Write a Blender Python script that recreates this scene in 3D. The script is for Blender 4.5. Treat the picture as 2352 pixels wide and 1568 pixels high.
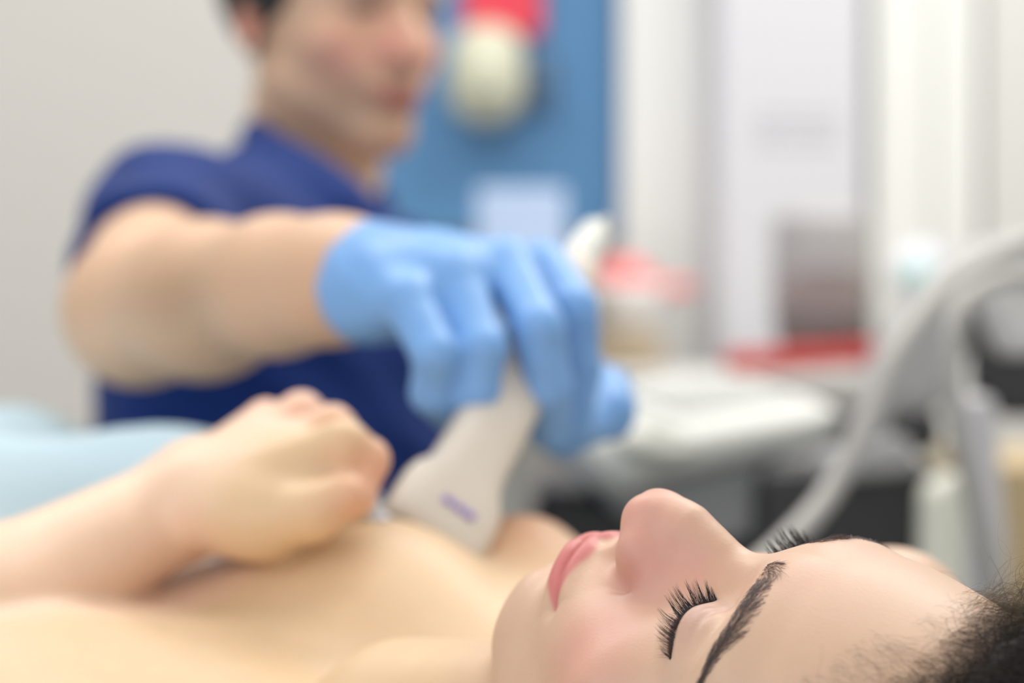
import bpy, bmesh, math, random
import numpy as np
from mathutils import Vector, Matrix
for _o in list(bpy.data.objects): bpy.data.objects.remove(_o)
SC = bpy.context.scene
COL = SC.collection
PI = math.pi
# ------------------------------------------------------------------ camera
F = 5553.0                       # focal length in pixels of the 2352 px wide frame
CAM = np.array([0.0, 0.0, 0.95])
cd = bpy.data.cameras.new('camera'); cam = bpy.data.objects.new('camera', cd); COL.objects.link(cam)
cam.location = CAM; cam.rotation_euler = (PI/2, 0, 0)
cd.sensor_width = 36.0; cd.lens = 36.0*F/2352.0
cd.clip_start = 0.05; cd.clip_end = 50
cd.dof.use_dof = True; cd.dof.focus_distance = 0.812; cd.dof.aperture_fstop = 4.5
SC.camera = cam
def P(px, py, d):                # the world point seen at a pixel at distance d
    return np.array([(px-1176)/F*d, d, 0.95-(py-784)/F*d])
# ------------------------------------------------------------------ view and light
SC.view_settings.view_transform = 'Standard'
SC.view_settings.look = 'None'
SC.view_settings.exposure = 0.0
SC.view_settings.gamma = 1.0
SC.view_settings.use_curve_mapping = False
W = bpy.data.worlds.new('World'); SC.world = W; W.use_nodes = True
W.node_tree.nodes['Background'].inputs[0].default_value = (0.92, 0.95, 1.0, 1)
W.node_tree.nodes['Background'].inputs[1].default_value = 0.46
def area(name, loc, target, size, power, color=(1,1,1)):
    l = bpy.data.lights.new(name, 'AREA'); l.shape = 'RECTANGLE'; l.size, l.size_y = size
    l.energy = power; l.color = color
    o = bpy.data.objects.new(name, l); COL.objects.link(o); o.location = loc
    v = Vector(target)-Vector(loc); o.rotation_euler = v.to_track_quat('-Z', 'Y').to_euler()
    return o
area('daylight_fill', (-1.9, -0.4, 1.9), (0.0, 1.1, 0.85), (1.6, 1.2), 15, (1.0, 0.98, 0.96))
area('ceiling_panel_light', (0.35, 1.15, 2.62), (0.35, 1.15, 0), (1.2, 0.6), 12, (1.0, 0.97, 0.93))
area('ceiling_panel_light', (-0.7, 2.1, 2.62), (-0.7, 2.1, 0), (1.2, 0.6), 22, (1.0, 0.97, 0.93))
area('ceiling_panel_light', (0.9, 2.4, 2.62), (0.9, 2.4, 0), (1.2, 0.6), 34, (1.0, 0.97, 0.93))
area('daylight_fill', (-0.35, -1.05, 1.35), (0.0, 1.4, 0.95), (2.4, 1.3), 16, (1.0, 0.99, 0.98))  # frontal fill added near the camera to lift facing sides, no actual window
# ------------------------------------------------------------------ signed-distance modelling kit
f32 = np.float32
def smin(a, b, k):
    h = np.clip(0.5+0.5*(b-a)/k, 0, 1); return b*(1-h)+a*h-k*h*(1-h)
def smax(a, b, k): return -smin(-a, -b, k)
def rotm(ax, ay, az):            # degrees
    return np.array(Matrix.Rotation(math.radians(az), 3, 'Z') @ Matrix.Rotation(math.radians(ay), 3, 'Y') @ Matrix.Rotation(math.radians(ax), 3, 'X'))
def ell(Q, c, r, R=None):        # ellipsoid
    p = Q-np.asarray(c, f32)
    if R is not None: p = p @ np.asarray(R, f32)
    r = np.asarray(r, f32); a = p/r
    k0 = np.sqrt((a*a).sum(1)); b = a/r; k1 = np.sqrt((b*b).sum(1))+1e-9
    return k0*(k0-1)/k1
def cap(Q, a, b, r1, r2=None):   # tapered capsule
    if r2 is None: r2 = r1
    a = np.asarray(a, f32); b = np.asarray(b, f32); ba = b-a
    p = Q-a; h = np.clip((p@ba)/float(ba@ba), 0, 1)
    q = p-h[:, None]*ba
    return np.sqrt((q*q).sum(1))-(r1+(r2-r1)*h)
def chain(Q, pts, rs, k):
    d = None
    for i in range(len(pts)-1):
        e = cap(Q, pts[i], pts[i+1], rs[i], rs[i+1])
        d = e if d is None else smin(d, e, k)
    return d
def rbox(Q, c, h, r, R=None):    # rounded box
    p = Q-np.asarray(c, f32)
    if R is not None: p = p @ np.asarray(R, f32)
    q = np.abs(p)-(np.asarray(h, f32)-r)
    return np.sqrt((np.maximum(q, 0)**2).sum(1))+np.minimum(q.max(1), 0)-r
def gau(Q, c, s, R=None):        # soft bump weight
    p = Q-np.asarray(c, f32)
    if R is not None: p = p @ np.asarray(R, f32)
    p = p/np.asarray(s, f32); return np.exp(-(p*p).sum(1))
def fpts(fn, Q):                 # chunked evaluation
    out = np.empty(len(Q), f32)
    for i in range(0, len(Q), 120000): out[i:i+120000] = fn(Q[i:i+120000])
    return out
def axis(segs):                  # [(start, end, step), ...] -> node coordinates
    v = []
    for a, b, s in segs:
        n = max(1, int(round((b-a)/s))); v += list(a+(b-a)*np.arange(n)/n)
    v.append(segs[-1][1])
    while (len(v)-1) % 4: v.append(v[-1]+segs[-1][2])
    return np.array(v, f32)
def surface(fn, xs, ys, zs, newton=2):
    """surface nets over a rectilinear grid: returns vertices and quads of fn = 0"""
    X, Y, Z = len(xs), len(ys), len(zs); n = np.array([X, Y, Z])
    D = np.full((X, Y, Z), 1e3, f32)
    cx, cy, cz = xs[::4], ys[::4], zs[::4]
    mx, my, mz = [(c[1:]+c[:-1])/2 for c in (cx, cy, cz)]
    g = np.stack(np.meshgrid(mx, my, mz, indexing='ij'), -1).reshape(-1, 3)
    dd = fpts(fn, g).reshape(len(mx), len(my), len(mz))
    hx, hy, hz = [np.diff(c)/2 for c in (cx, cy, cz)]
    rad = np.sqrt(hx[:, None, None]**2+hy[None, :, None]**2+hz[None, None, :]**2)
    act = np.argwhere(np.abs(dd) < rad*1.35+1e-4)
    sgn = np.repeat(np.repeat(np.repeat(np.sign(dd), 4, 0), 4, 1), 4, 2)
    D[:-1, :-1, :-1] = sgn*1e3
    o = np.arange(5); off = np.stack(np.meshgrid(o, o, o, indexing='ij'), -1).reshape(-1, 3)
    m = np.zeros((X, Y, Z), bool)
    for q in off:
        i = act*4+q; m[i[:, 0], i[:, 1], i[:, 2]] = True
    idx = np.argwhere(m); pts = np.stack([xs[idx[:, 0]], ys[idx[:, 1]], zs[idx[:, 2]]], 1)
    D[idx[:, 0], idx[:, 1], idx[:, 2]] = fpts(fn, pts)
    S = D < 0
    c = np.zeros((X-1, Y-1, Z-1), np.int8)
    for a in (0, 1):
        for b in (0, 1):
            for e in (0, 1): c += S[a:X-1+a, b:Y-1+b, e:Z-1+e]
    cell = np.argwhere((c > 0) & (c < 8))
    ids = np.full((X-1, Y-1, Z-1), -1, np.int32)
    ids[cell[:, 0], cell[:, 1], cell[:, 2]] = np.arange(len(cell))
    acc = np.zeros((len(cell), 3)); cnt = np.zeros(len(cell))
    ax_ = [xs, ys, zs]
    for k in range(3):
        u, w = [(1, 2), (0, 2), (0, 1)][k]
        for a in (0, 1):
            for b in (0, 1):
                p0 = cell.copy(); p0[:, u] += a; p0[:, w] += b
                p1 = p0.copy(); p1[:, k] += 1
                d0 = D[p0[:, 0], p0[:, 1], p0[:, 2]]; d1 = D[p1[:, 0], p1[:, 1], p1[:, 2]]
                cr = (d0 < 0) != (d1 < 0)
                t = np.where(cr, d0/np.where(cr, d0-d1, 1), 0)
                pos = np.stack([ax_[j][p0[:, j]] for j in range(3)], 1).astype(float)
                pos[:, k] += t*(ax_[k][p1[:, k]]-ax_[k][p0[:, k]])
                acc[cr] += pos[cr]; cnt[cr] += 1
    V = (acc/np.maximum(cnt, 1)[:, None]).astype(f32)
    quads = []
    for k in range(3):
        u, w = [(1, 2), (2, 0), (0, 1)][k]
        sl0 = [slice(None)]*3; sl1 = [slice(None)]*3
        sl0[k] = slice(0, n[k]-1); sl1[k] = slice(1, n[k])
        A = S[tuple(sl0)]; B = S[tuple(sl1)]
        e = np.argwhere(A != B)
        e = e[(e[:, u] > 0) & (e[:, w] > 0) & (e[:, u] < n[u]-1) & (e[:, w] < n[w]-1)]
        flip = B[e[:, 0], e[:, 1], e[:, 2]]
        q = []
        for du, dw in ((0, 0), (1, 0), (1, 1), (0, 1)):
            f = e.copy(); f[:, u] -= du; f[:, w] -= dw
            q.append(ids[f[:, 0], f[:, 1], f[:, 2]])
        q = np.stack(q, 1); q[flip] = q[flip][:, ::-1]
        quads.append(q)
    Qd = np.concatenate(quads); Qd = Qd[(Qd >= 0).all(1)]
    for _ in range(newton):
        h = f32(2e-4 if xs[-1] < 20 else 0.2)
        d = fpts(fn, V); G = np.stack([fpts(fn, V+np.eye(3, dtype=f32)[k]*h)-d for k in range(3)], 1)/h
        l = (G*G).sum(1)+1e-6
        st = np.clip(d/l, -3*h, 3*h)
        V = V-(st[:, None]*G).astype(f32)
    return V, Qd
def normals(fn, V, h=3e-4):
    G = np.stack([fpts(fn, V+np.eye(3, dtype=f32)[k]*f32(h))-fpts(fn, V-np.eye(3, dtype=f32)[k]*f32(h)) for k in range(3)], 1)
    return G/(np.linalg.norm(G, axis=1)[:, None]+1e-12)
# ------------------------------------------------------------------ objects
def link(name, me, mat=None, parent=None):
    o = bpy.data.objects.new(name, me); COL.objects.link(o)
    if mat: me.materials.append(mat)
    if parent: o.parent = parent
    return o
def npmesh(name, V, Q, mat=None, parent=None, col=None, smooth=True):
    me = bpy.data.meshes.new(name); k = Q.shape[1]
    me.vertices.add(len(V)); me.vertices.foreach_set('co', np.asarray(V, f32).ravel())
    me.loops.add(Q.size); me.loops.foreach_set('vertex_index', Q.ravel().astype(np.int32))
    me.polygons.add(len(Q)); me.polygons.foreach_set('loop_start', np.arange(0, Q.size, k, dtype=np.int32))
    me.polygons.foreach_set('loop_total', np.full(len(Q), k, np.int32))
    me.update(calc_edges=True); me.validate()
    if smooth: me.polygons.foreach_set('use_smooth', np.ones(len(me.polygons), bool))
    if col is not None:
        a = me.color_attributes.new('tint', 'FLOAT_COLOR', 'POINT')
        a.data.foreach_set('color', np.concatenate([col, np.ones((len(col), 1))], 1).astype(f32).ravel())
    return link(name, me, mat, parent)
def tag(o, label=None, cat=None, group=None, kind=None):
    if label: o['label'] = label
    if cat: o['category'] = cat
    if group: o['group'] = group
    if kind: o['kind'] = kind
    return o
def empty(name, loc, label=None, cat=None, group=None):
    o = bpy.data.objects.new(name, None); COL.objects.link(o); o.location = Vector([float(v) for v in loc]); o.empty_display_size = 0.05
    return tag(o, label, cat, group)
def adopt(o, root):              # parent a mesh built in world coordinates
    bpy.context.view_layer.update()
    o.parent = root; o.matrix_parent_inverse = Matrix.Translation(-Vector(root.location)) if root.type == 'EMPTY' and root.rotation_euler.to_quaternion().angle < 1e-6 else root.matrix_world.inverted()
    return o
def pmat(name, color, rough=0.5, metal=0, sss=0, bump=0, bscale=50, vcol=False, coat=0, spec=0.5, noise=0, nscale=8, sheen=0, alpha=1, trans=0, sssr=(1, .35, .2), ssss=0.004, emis=None):
    m = bpy.data.materials.new(name); m.use_nodes = True; nt = m.node_tree
    b = nt.nodes['Principled BSDF']
    b.inputs['Base Color'].default_value = (*color, 1); b.inputs['Roughness'].default_value = rough
    b.inputs['Metallic'].default_value = metal; b.inputs['Specular IOR Level'].default_value = spec
    b.inputs['Coat Weight'].default_value = coat; b.inputs['Sheen Weight'].default_value = sheen
    b.inputs['Transmission Weight'].default_value = trans
    if sss:
        b.inputs['Subsurface Weight'].default_value = sss; b.inputs['Subsurface Radius'].default_value = sssr
        b.inputs['Subsurface Scale'].default_value = ssss
    if emis: b.inputs['Emission Color'].default_value = (*emis[0], 1); b.inputs['Emission Strength'].default_value = emis[1]
    src = None
    if vcol:
        a = nt.nodes.new('ShaderNodeAttribute'); a.attribute_name = 'tint'; src = a.outputs['Color']
    if noise:
        tc = nt.nodes.new('ShaderNodeTexCoord')
        t = nt.nodes.new('ShaderNodeTexNoise'); t.inputs['Scale'].default_value = nscale; t.inputs['Detail'].default_value = 5
        nt.links.new(tc.outputs['Object'], t.inputs['Vector'])
        mx = nt.nodes.new('ShaderNodeMix'); mx.data_type = 'RGBA'; mx.blend_type = 'MULTIPLY'; mx.inputs[0].default_value = 1
        rp = nt.nodes.new('ShaderNodeMapRange'); rp.inputs['To Min'].default_value = 1-noise; rp.inputs['To Max'].default_value = 1+noise
        nt.links.new(t.outputs['Fac'], rp.inputs['Value'])
        if src: nt.links.new(src, mx.inputs[6])
        else: mx.inputs[6].default_value = (*color, 1)
        nt.links.new(rp.outputs['Result'], mx.inputs[7]); src = mx.outputs[2]
    if src: nt.links.new(src, b.inputs['Base Color'])
    if bump:
        tc = nt.nodes.new('ShaderNodeTexCoord')
        t = nt.nodes.new('ShaderNodeTexNoise'); t.inputs['Scale'].default_value = bscale; t.inputs['Detail'].default_value = 6
        bp = nt.nodes.new('ShaderNodeBump'); bp.inputs['Strength'].default_value = bump; bp.inputs['Distance'].default_value = 0.0004
        nt.links.new(tc.outputs['Object'], t.inputs['Vector']); nt.links.new(t.outputs['Fac'], bp.inputs['Height']); nt.links.new(bp.outputs['Normal'], b.inputs['Normal'])
    return m
def tubes(strands, radii, sides=4, taper=0.15):
    """strands: list of (n,3) point arrays -> one vertex / quad set of thin tapered tubes"""
    VV, QQ, base = [], [], 0
    for s, r in zip(strands, radii):
        s = np.asarray(s, float); n = len(s)
        t = np.gradient(s, axis=0); t /= np.linalg.norm(t, axis=1)[:, None]+1e-12
        ref = np.array([0.31, 0.77, 0.55]); u = np.cross(t, ref); u /= np.linalg.norm(u, axis=1)[:, None]+1e-12; v = np.cross(t, u)
        k = np.linspace(0, 1, n); rr = (r*(1-(1-taper)*k**1.5))[:, None, None]
        a = np.arange(sides)*2*PI/sides
        ring = s[:, None, :]+rr*(np.cos(a)[None, :, None]*u[:, None, :]+np.sin(a)[None, :, None]*v[:, None, :])
        VV.append(ring.reshape(-1, 3))
        i = np.arange(n-1)[:, None]*sides; j = np.arange(sides)[None, :]; j2 = (j+1) % sides
        QQ.append((np.stack([i+j, i+j2, i+sides+j2, i+sides+j], -1).reshape(-1, 4))+base); base += n*sides
    return np.concatenate(VV), np.concatenate(QQ)
HRES = 0.0008
# ------------------------------------------------------------------ a head, in its own millimetres: x to its left, y to the crown, z out of the face
EYE = np.array([31.5, -2.0, -19.8]); EYR = 12.4
def lidline(x):                  # y of the upper and lower lid margins (downcast, almost closed)
    t = np.clip((x-32.3)/16.6, -1, 1); u = 1-t*t
    up = -3.4+0.4*t-1.8*u**0.8; lo = -3.6+0.4*t-5.6*u**0.8
    return up, lo
def head_female(Q):
    x = Q[:, 0]; A = Q.copy(); A[:, 0] = np.abs(x); ax = A[:, 0]; y = Q[:, 1]; z = Q[:, 2]
    # skull and face mass
    d = ell(Q, (0, 28, -90), (73, 86, 87))
    d = smin(d, ell(Q, (0, 20, -52), (61, 44, 47)), 22)
    d = smin(d, ell(Q, (0, -30, -62), (61, 70, 54)), 26)
    d = smin(d, ell(Q, (0, -64, -44), (38, 38, 42)), 20)
    d = smin(d, ell(A, (4, -92, -22), (14, 12, 18)), 16)              # chin
    d = smin(d, cap(A, (50, -66, -78), (12, -93, -30), 11, 12), 18)   # jaw
    d = smin(d, ell(A, (41, -32, -32), (20, 16, 18)), 18)             # cheekbone
    d = smin(d, ell(A, (24, -48, -22), (17, 17, 15)), 14)             # front of cheek
    d = smin(d, ell(A, (28, 19, -14), (26, 8.5, 10), rotm(0, 22, -4)), 11)   # brow ridge
    d = smin(d, ell(Q, (0, 14, -12), (13, 12, 9)), 12)
    # sockets
    d = smax(d, -ell(A, (32, 1, 2), (19, 10, 15), rotm(0, 25, 0)), 11)
    d = smax(d, -ell(A, (14, -6, 3), (6, 10, 11)), 9)
    # eyelids over the globe
    lid = np.sqrt(((A-EYE.astype(f32))**2).sum(1))-13.6
    lid = smin(lid, ell(A, (31.5, -2.5, -20.0), (18.5, 9.5, 10.5), rotm(0, 10, 0)), 4)
    d = smin(d, lid, 4.5)
    d -= 0.5*gau(A, (34, 9.5, -8), (17, 4.0, 12), rotm(0, 0, -4))      # fold of skin hooding the lid
    d += 0.9*gau(A, (31, 2.2, -5), (15, 1.4, 9), rotm(0, 0, -3))      # crease
    up, lo = lidline(ax)
    t = (ax-32.3)/16.6
    d -= 0.9*np.exp(-((y-up-1.2)/1.6)**2)*np.clip(1-t**4, 0, 1)*(z > -30)       # lash rims
    d -= 0.8*np.exp(-((y-lo+1.3)/1.5)**2)*np.clip(1-t**4, 0, 1)*(z > -30)
    half = (up-lo)/2; mid = (up+lo)/2
    slit = smax(np.abs(y-mid)-half*0.8, np.abs(ax-32.3)-15.9, 0.6)
    slit = np.maximum(slit, -(z+31))
    d = smax(d, -slit, 0.7)
    # nose
    n = cap(Q, (0, 6, -13.4), (0, -17, 1.0), 7.2, 7.6)
    n = smin(n, chain(Q, [(0, -17, 1.0), (0, -27, 8.8), (0, -35, 12.6)], [7.6, 9.0, 10.6], 10), 8)
    n = smin(n, cap(A, (10, -2, -14), (12.5, -31, -5), 5, 9), 11)       # flanks
    n = smin(n, ell(A, (3.4, -39.5, 15.0), (7.8, 7.4, 8.2)), 6)        # tip
    n = smin(n, ell(A, (11.2, -38.3, 2.0), (7.4, 8.0, 11.5), rotm(0, 24, 12)), 9)   # wing
    n = smin(n, cap(Q, (0, -46, 14), (0, -53, 1), 3.4, 4.2), 4)        # columella
    d = smin(d, n, 7)
    d += 1.5*gau(A, (20.2, -40, -6), (2.6, 7, 8))                      # groove round the wing
    d += 0.6*gau(A, (14, -30, 2), (3.5, 4, 7), rotm(0, 0, 0))
    d = smax(d, -ell(A, (7.0, -47.5, 6.0), (3.2, 4.4, 6.2), rotm(10, 22, 14)), 2.2)      # nostrils
    # mouth
    d = smin(d, ell(Q, (0, -63, -18), (27, 16, 21.5)), 13)
    d += 1.3*gau(Q, (0, -56, 4), (3.2, 6, 9)); d -= 0.7*gau(A, (5.2, -57, 4), (2.6, 6, 9))   # philtrum
    ym = -69.6+1.0*np.exp(-(ax/5)**2)*-1+0.9*np.exp(-((ax-9)/6)**2)+3.6*np.clip(ax/27, 0, 1.1)**2
    w = np.clip(1-(ax/27.5)**2, 0, 1)
    zs = 1.5-9.5*(ax/25)**2
    lipz = np.exp(-((z-zs)/11)**2)
    d -= (5.8*w**.8)*np.exp(-((y-ym-3.4)/3.5)**2)*lipz
    d -= (8.6*w*(0.75+0.25*np.exp(-((ax-7)/7)**2)))*np.exp(-((y-ym+4.4)/3.8)**2)*lipz
    d += (0.8+1.7*w)*np.exp(-((y-ym)/0.95)**2)*np.clip((29-ax)/4, 0, 1)*lipz
    d += 1.6*gau(A, (28, -66, -8), (3.2, 3.2, 8))                    # corners
    d += 2.8*gau(Q, (0, -83, 4), (17, 4.8, 12))                      # below the lower lip
    d += 3.6*gau(Q, (0, 58, 0), (70, 26, 40))                          # forehead falls back to the hairline
    # ears
    e = ell(A, (74, -14, -92), (6, 31, 18), rotm(-12, 24, 0))
    e = smax(e, -ell(A, (79, -13, -86), (5, 21, 11), rotm(-12, 24, 0)), 5)
    d = smin(d, e, 5)
    return d
def tint_female(Q, base, lip, flush):
    x = Q[:, 0]; ax = np.abs(x); y = Q[:, 1]; z = Q[:, 2]; A = Q.copy(); A[:, 0] = ax
    c = np.tile(np.array(base, f32), (len(Q), 1))
    def mixin(w, col):
        c[:] = c*(1-w[:, None])+np.array(col, f32)*w[:, None]
    face = (z > -45) & (y > -125)
    mixin(0.80*gau(A, (7, -38, 10), (16, 15, 24)), flush)
    mixin(0.65*gau(A, (17, -35, 0), (7, 8, 10)), (0.52, 0.19, 0.16))
    mixin(0.70*gau(A, (44, -38, -20), (24, 22, 26)), flush)
    mixin(0.65*gau(A, (12, -20, -3), (11, 17, 18)), flush)
    mixin(0.25*gau(A, (15, 28, 0), (18, 18, 22)), flush)
    mixin(0.35*gau(A, (0, -103, -2), (16, 12, 20)), flush)
    mixin(0.30*gau(A, (14, -4, -6), (6, 7, 12)), (0.80, 0.55, 0.30))
    mixin(0.65*gau(A, (31, -1, -6), (16, 6.5, 14)), (0.46, 0.27, 0.24))
    ym = -69.6+1.0*np.exp(-(ax/5)**2)*-1+0.9*np.exp(-((ax-9)/6)**2)+3.6*np.clip(ax/27, 0, 1.1)**2
    w = np.clip(1-(ax/27.8)**2, 0, 1)
    topy = ym+(8.4-1.8*np.exp(-(ax/3)**2))*w**0.75; boty = ym-9.8*w**0.7
    s = 1/(1+np.exp(-(topy-y)*2.4)); s2 = 1/(1+np.exp(-(y-boty)*2.4))
    mixin(np.clip(s*s2, 0, 1)*(ax < 28)*face*0.92, lip)
    up, lo = lidline(ax); t = (ax-32.3)/16.6
    mixin(np.exp(-((y-(up+lo)/2)/np.maximum((up-lo)*0.6, .8))**2)*(np.abs(t) < .94)*(z > -31)*0.75, (0.16, 0.07, 0.06))
    return c
# ------------------------------------------------------------------ the patient, lying on her back, crown towards the right of the camera
HR = np.array([[-0.62823395, 0.75052657, -0.20501701], [-0.73641069, -0.65864084, -0.1545689], [-0.25104064, 0.05387129, 0.96647632]])
HS = 0.00103
HT = np.array([0.08699232, 0.86981386, -0.07880126])*(1.03/1.0902924)+CAM
def toH(Q): return ((Q-HT.astype(f32)) @ HR.astype(f32))/f32(HS)
def fromH(p): return np.asarray(p, float)*HS @ HR.T+HT
BN = fromH((0, -170, -95))       # base of the neck
bs = np.array([-0.75, 0.66, 0.0]); bs /= np.linalg.norm(bs); bq = np.array([bs[1], -bs[0], 0.0])
BR = np.stack([bs, bq, [0, 0, 1]], 1)                    # body frame: footward, to her right, up
def Bp(s, q, z): p = BN+bs*s+bq*q; p[2] = z; return p
LH = dict(w=P(440, 1150, 1.125), el=np.array([-0.36, 0.955, 0.765]))
def hand_rest(Q):
    w = LH['w']
    d = cap(Q, LH['el'], LH['el']*.45+w*.55, .037, .0335)
    d = smin(d, cap(Q, LH['el']*.45+w*.55, w, .0335, .0235), .03)
    mcp = [P(790, 1020, 1.085), P(762, 985, 1.12), P(692, 952, 1.15), P(612, 968, 1.175)]
    wr = [P(470, 1150, 1.105), P(470, 1130, 1.12), P(468, 1110, 1.135), P(462, 1105, 1.15)]
    palm = None
    for a, b in zip(wr, mcp):
        e = cap(Q, a, b, .0165, .0108); palm = e if palm is None else smin(palm, e, .016)
    palm = smin(palm, ell(Q, P(600, 1120, 1.11), (.030, .030, .017), rotm(0, -8, 40)), .02)
    d = smin(d, palm, .02)
    pip = [P(846, 1055, 1.09), P(832, 1050, 1.125), P(795, 1035, 1.16), P(720, 1030, 1.19)]
    dip = [P(818, 1140, 1.085), P(800, 1150, 1.125), P(760, 1120, 1.16), P(690, 1110, 1.185)]
    tip = [P(760, 1160, 1.085), P(740, 1160, 1.12), P(700, 1140, 1.15), P(650, 1130, 1.17)]
    for i, r in enumerate((.0094, .0096, .009, .008)):
        e = chain(Q, [mcp[i], pip[i], dip[i], tip[i]], [r*1.08, r, r*.92, r*.82], .003)
        d = smin(d, e, .0045)
    th = chain(Q, [P(500, 1180, 1.095), P(610, 1200, 1.08), P(715, 1178, 1.07), P(790, 1135, 1.07)], [.014, .0135, .0110, .0093], .01)
    d = smin(d, ell(Q, P(585, 1190, 1.09), (.028, .018, .017), rotm(0, 5, 40)), .016)
    return smin(d, th, .012)
def body_patient(Q):
    Q = Q.astype(f32)
    T = (Q-np.array([BN[0], BN[1], 0], f32)) @ BR.astype(f32)       # s, q, z
    d = ell(T, (.24, 0, .738), (.23, .155, .097))
    d = smin(d, ell(T, (.46, 0, .735), (.24, .14, .100)), .06)
    d = smin(d, ell(T, (.065, -.12, .745), (.07, .075, .06)), .05)     # shoulders
    d = smin(d, ell(T, (.055, .13, .765), (.07, .075, .06)), .05)
    d = smin(d, ell(T, (.150, .108, .797), (.080, .072, .073)), .045)    # far breast, drawn up by the raised arm
    d = smin(d, ell(T, (.21, -.085, .77), (.085, .08, .06)), .05)
    d = smin(d, ell(T, (.27, .085, .775), (.10, .085, .066)), .04)
    A = T.copy(); A[:, 1] = np.abs(A[:, 1])
    d = smin(d, chain(A, [(.58, .085, .725), (1.02, .09, .735), (1.42, .07, .69), (1.45, .08, .78)], [.088, .058, .038, .03], .05), .05)
    d = smin(d, cap(A, (-.0, .02, .790), (.012, .125, .782), .007, .008), .03)  # collar bones
    d += .004*gau(A, (.02, .06, .83), (.02, .03, .04))
    # near upper arm and forearm, hand resting on the chest
    ls = Bp(.07, -.165, .745)
    d = smin(d, cap(Q, ls, LH['el'], .048, .038), .035)
    d = smin(d, hand_rest(Q), .006)
    # far arm raised round the head
    ra = Bp(.10, .17, .79); re = np.array([.160, 1.02, .830])
    d = smin(d, cap(Q, ra, re, .040, .028), .03)
    d = smin(d, cap(Q, (0.004, 1.19, .828), Bp(.07, .19, .79), .037, .044), .03)
    d = smin(d, chain(Q, [re, np.array([.235, .93, .745]), np.array([.28, .84, .72])], [.029, .027, .022], .02), .02)
    # neck
    d = smin(d, cap(Q, fromH((0, -55, -100)), fromH((0, -185, -92)), .050, .052), .03)
    d = smin(d, cap(Q, fromH((0, -95, -55)), fromH((0, -175, -62)), .022, .022), .03)
    # head, only where it matters
    hc = fromH((0, -10, -80)).astype(f32)
    r = np.sqrt(((Q-hc)**2).sum(1)); near = r < .19
    e = r-f32(.12)
    if near.any():
        e[near] = head_female(toH(Q[near]))*f32(HS)
    return smin(d, e, f32(.012))
SKIN = pmat('skin', (.8, .58, .45), rough=.46, sss=.35, vcol=True, bump=.28, bscale=750, noise=.05, nscale=70, ssss=.006, spec=.4)
def patient_tint(V):
    H = toH(V); c = tint_female(H, (0.63, 0.43, 0.305), (0.56, 0.16, 0.155), (0.66, 0.30, 0.25))
    far = 1/(1+np.exp(-(-H[:, 1]-128)/8.0))[:, None]
    c = c*(1-far)+np.array((0.69, 0.495, 0.305))*far
    el = LH['el']; w_ = LH['w']; ab = w_-el; hh = np.clip(((V-el) @ ab)/(ab@ab), 0, 1.45); da = np.linalg.norm(V-el-hh[:, None]*ab, axis=1)
    arm = (1/(1+np.exp((da-.052)/.005)))[:, None]*far; c = c*(1-arm)+np.array((0.80, 0.57, 0.42))*arm
    ax_ = (.8*gau(V, (0.005, 1.185, .85), (.04, .05, .05)))[:, None]; c = c*(1-ax_)+np.array((.62, .33, .20))*ax_  # shade on the far armpit mound, painted into the skin tint
    for i, p in enumerate([P(868, 1050, 1.09), P(850, 1110, 1.08), P(692, 945, 1.15), P(762, 965, 1.12), P(612, 960, 1.175), P(800, 1140, 1.07)]):
        w = (.5*gau(V, p, (.014, .014, .014)))[:, None]; c = c*(1-w)+np.array((.80, .38, .28))*w
    return c
person = empty('person', (BN[0], BN[1], .68), 'dark-haired woman lying on her back, eyes nearly closed, left hand closed on her bare chest', 'person')
xs = axis([(-1.28, -.62, .016), (-.62, -.26, .006), (-.26, -.01, .0028), (-.01, .205, HRES), (.205, .34, .004)])
ys = axis([(.60, .70, .003), (.70, .92, HRES), (.92, 1.24, .0028), (1.24, 1.62, .006), (1.62, 2.14, .016)])
zs = axis([(.63, .79, .005), (.79, .82, .002), (.82, .892, HRES), (.892, .93, .002)])
V, Qd = surface(body_patient, xs, ys, zs)
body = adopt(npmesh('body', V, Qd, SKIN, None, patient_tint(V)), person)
# ------------------------------------------------------------------ eyes, lashes, brows and hair of the patient
def headz(x, y, fn=head_female, z0=34.0):
    """front surface height of the head under (x, y), in its own millimetres"""
    x = np.abs(np.asarray(x, float)); y = np.asarray(y, float)
    u = np.clip(x, 0, 65.99); v = np.clip(y+22, 0, 135.99); i = u.astype(int); j = v.astype(int); a = u-i; b = v-j
    return HZ[i, j]*(1-a)*(1-b)+HZ[i+1, j]*a*(1-b)+HZ[i, j+1]*(1-a)*b+HZ[i+1, j+1]*a*b
_gx, _gy = np.meshgrid(np.arange(67), np.arange(137)-22, indexing='ij')
_q = np.stack([_gx.ravel(), _gy.ravel(), np.full(_gx.size, 34.0)], 1).astype(f32)
for _ in range(50): _q[:, 2] -= head_female(_q)*0.7
HZ = _q[:, 2].reshape(_gx.shape)
def hn(x, y, z, fn=head_female):
    return normals(fn, np.stack([x, y, z], 1).astype(f32), 0.3)
rng = np.random.default_rng(7)
mEye = bpy.data.materials.new('eye'); mEye.use_nodes = True; nt = mEye.node_tree; bb = nt.nodes['Principled BSDF']
tc = nt.nodes.new('ShaderNodeTexCoord'); gr = nt.nodes.new('ShaderNodeVectorMath'); gr.operation = 'DOT_PRODUCT'
nrm = nt.nodes.new('ShaderNodeVectorMath'); nrm.operation = 'NORMALIZE'
nt.links.new(tc.outputs['Object'], nrm.inputs[0]); nt.links.new(nrm.outputs[0], gr.inputs[0])
gaze = (HR @ np.array([0, -0.45, 0.89])); gaze /= np.linalg.norm(gaze); gr.inputs[1].default_value = gaze
cr = nt.nodes.new('ShaderNodeValToRGB'); nt.links.new(gr.outputs['Value'], cr.inputs['Fac'])
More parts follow.
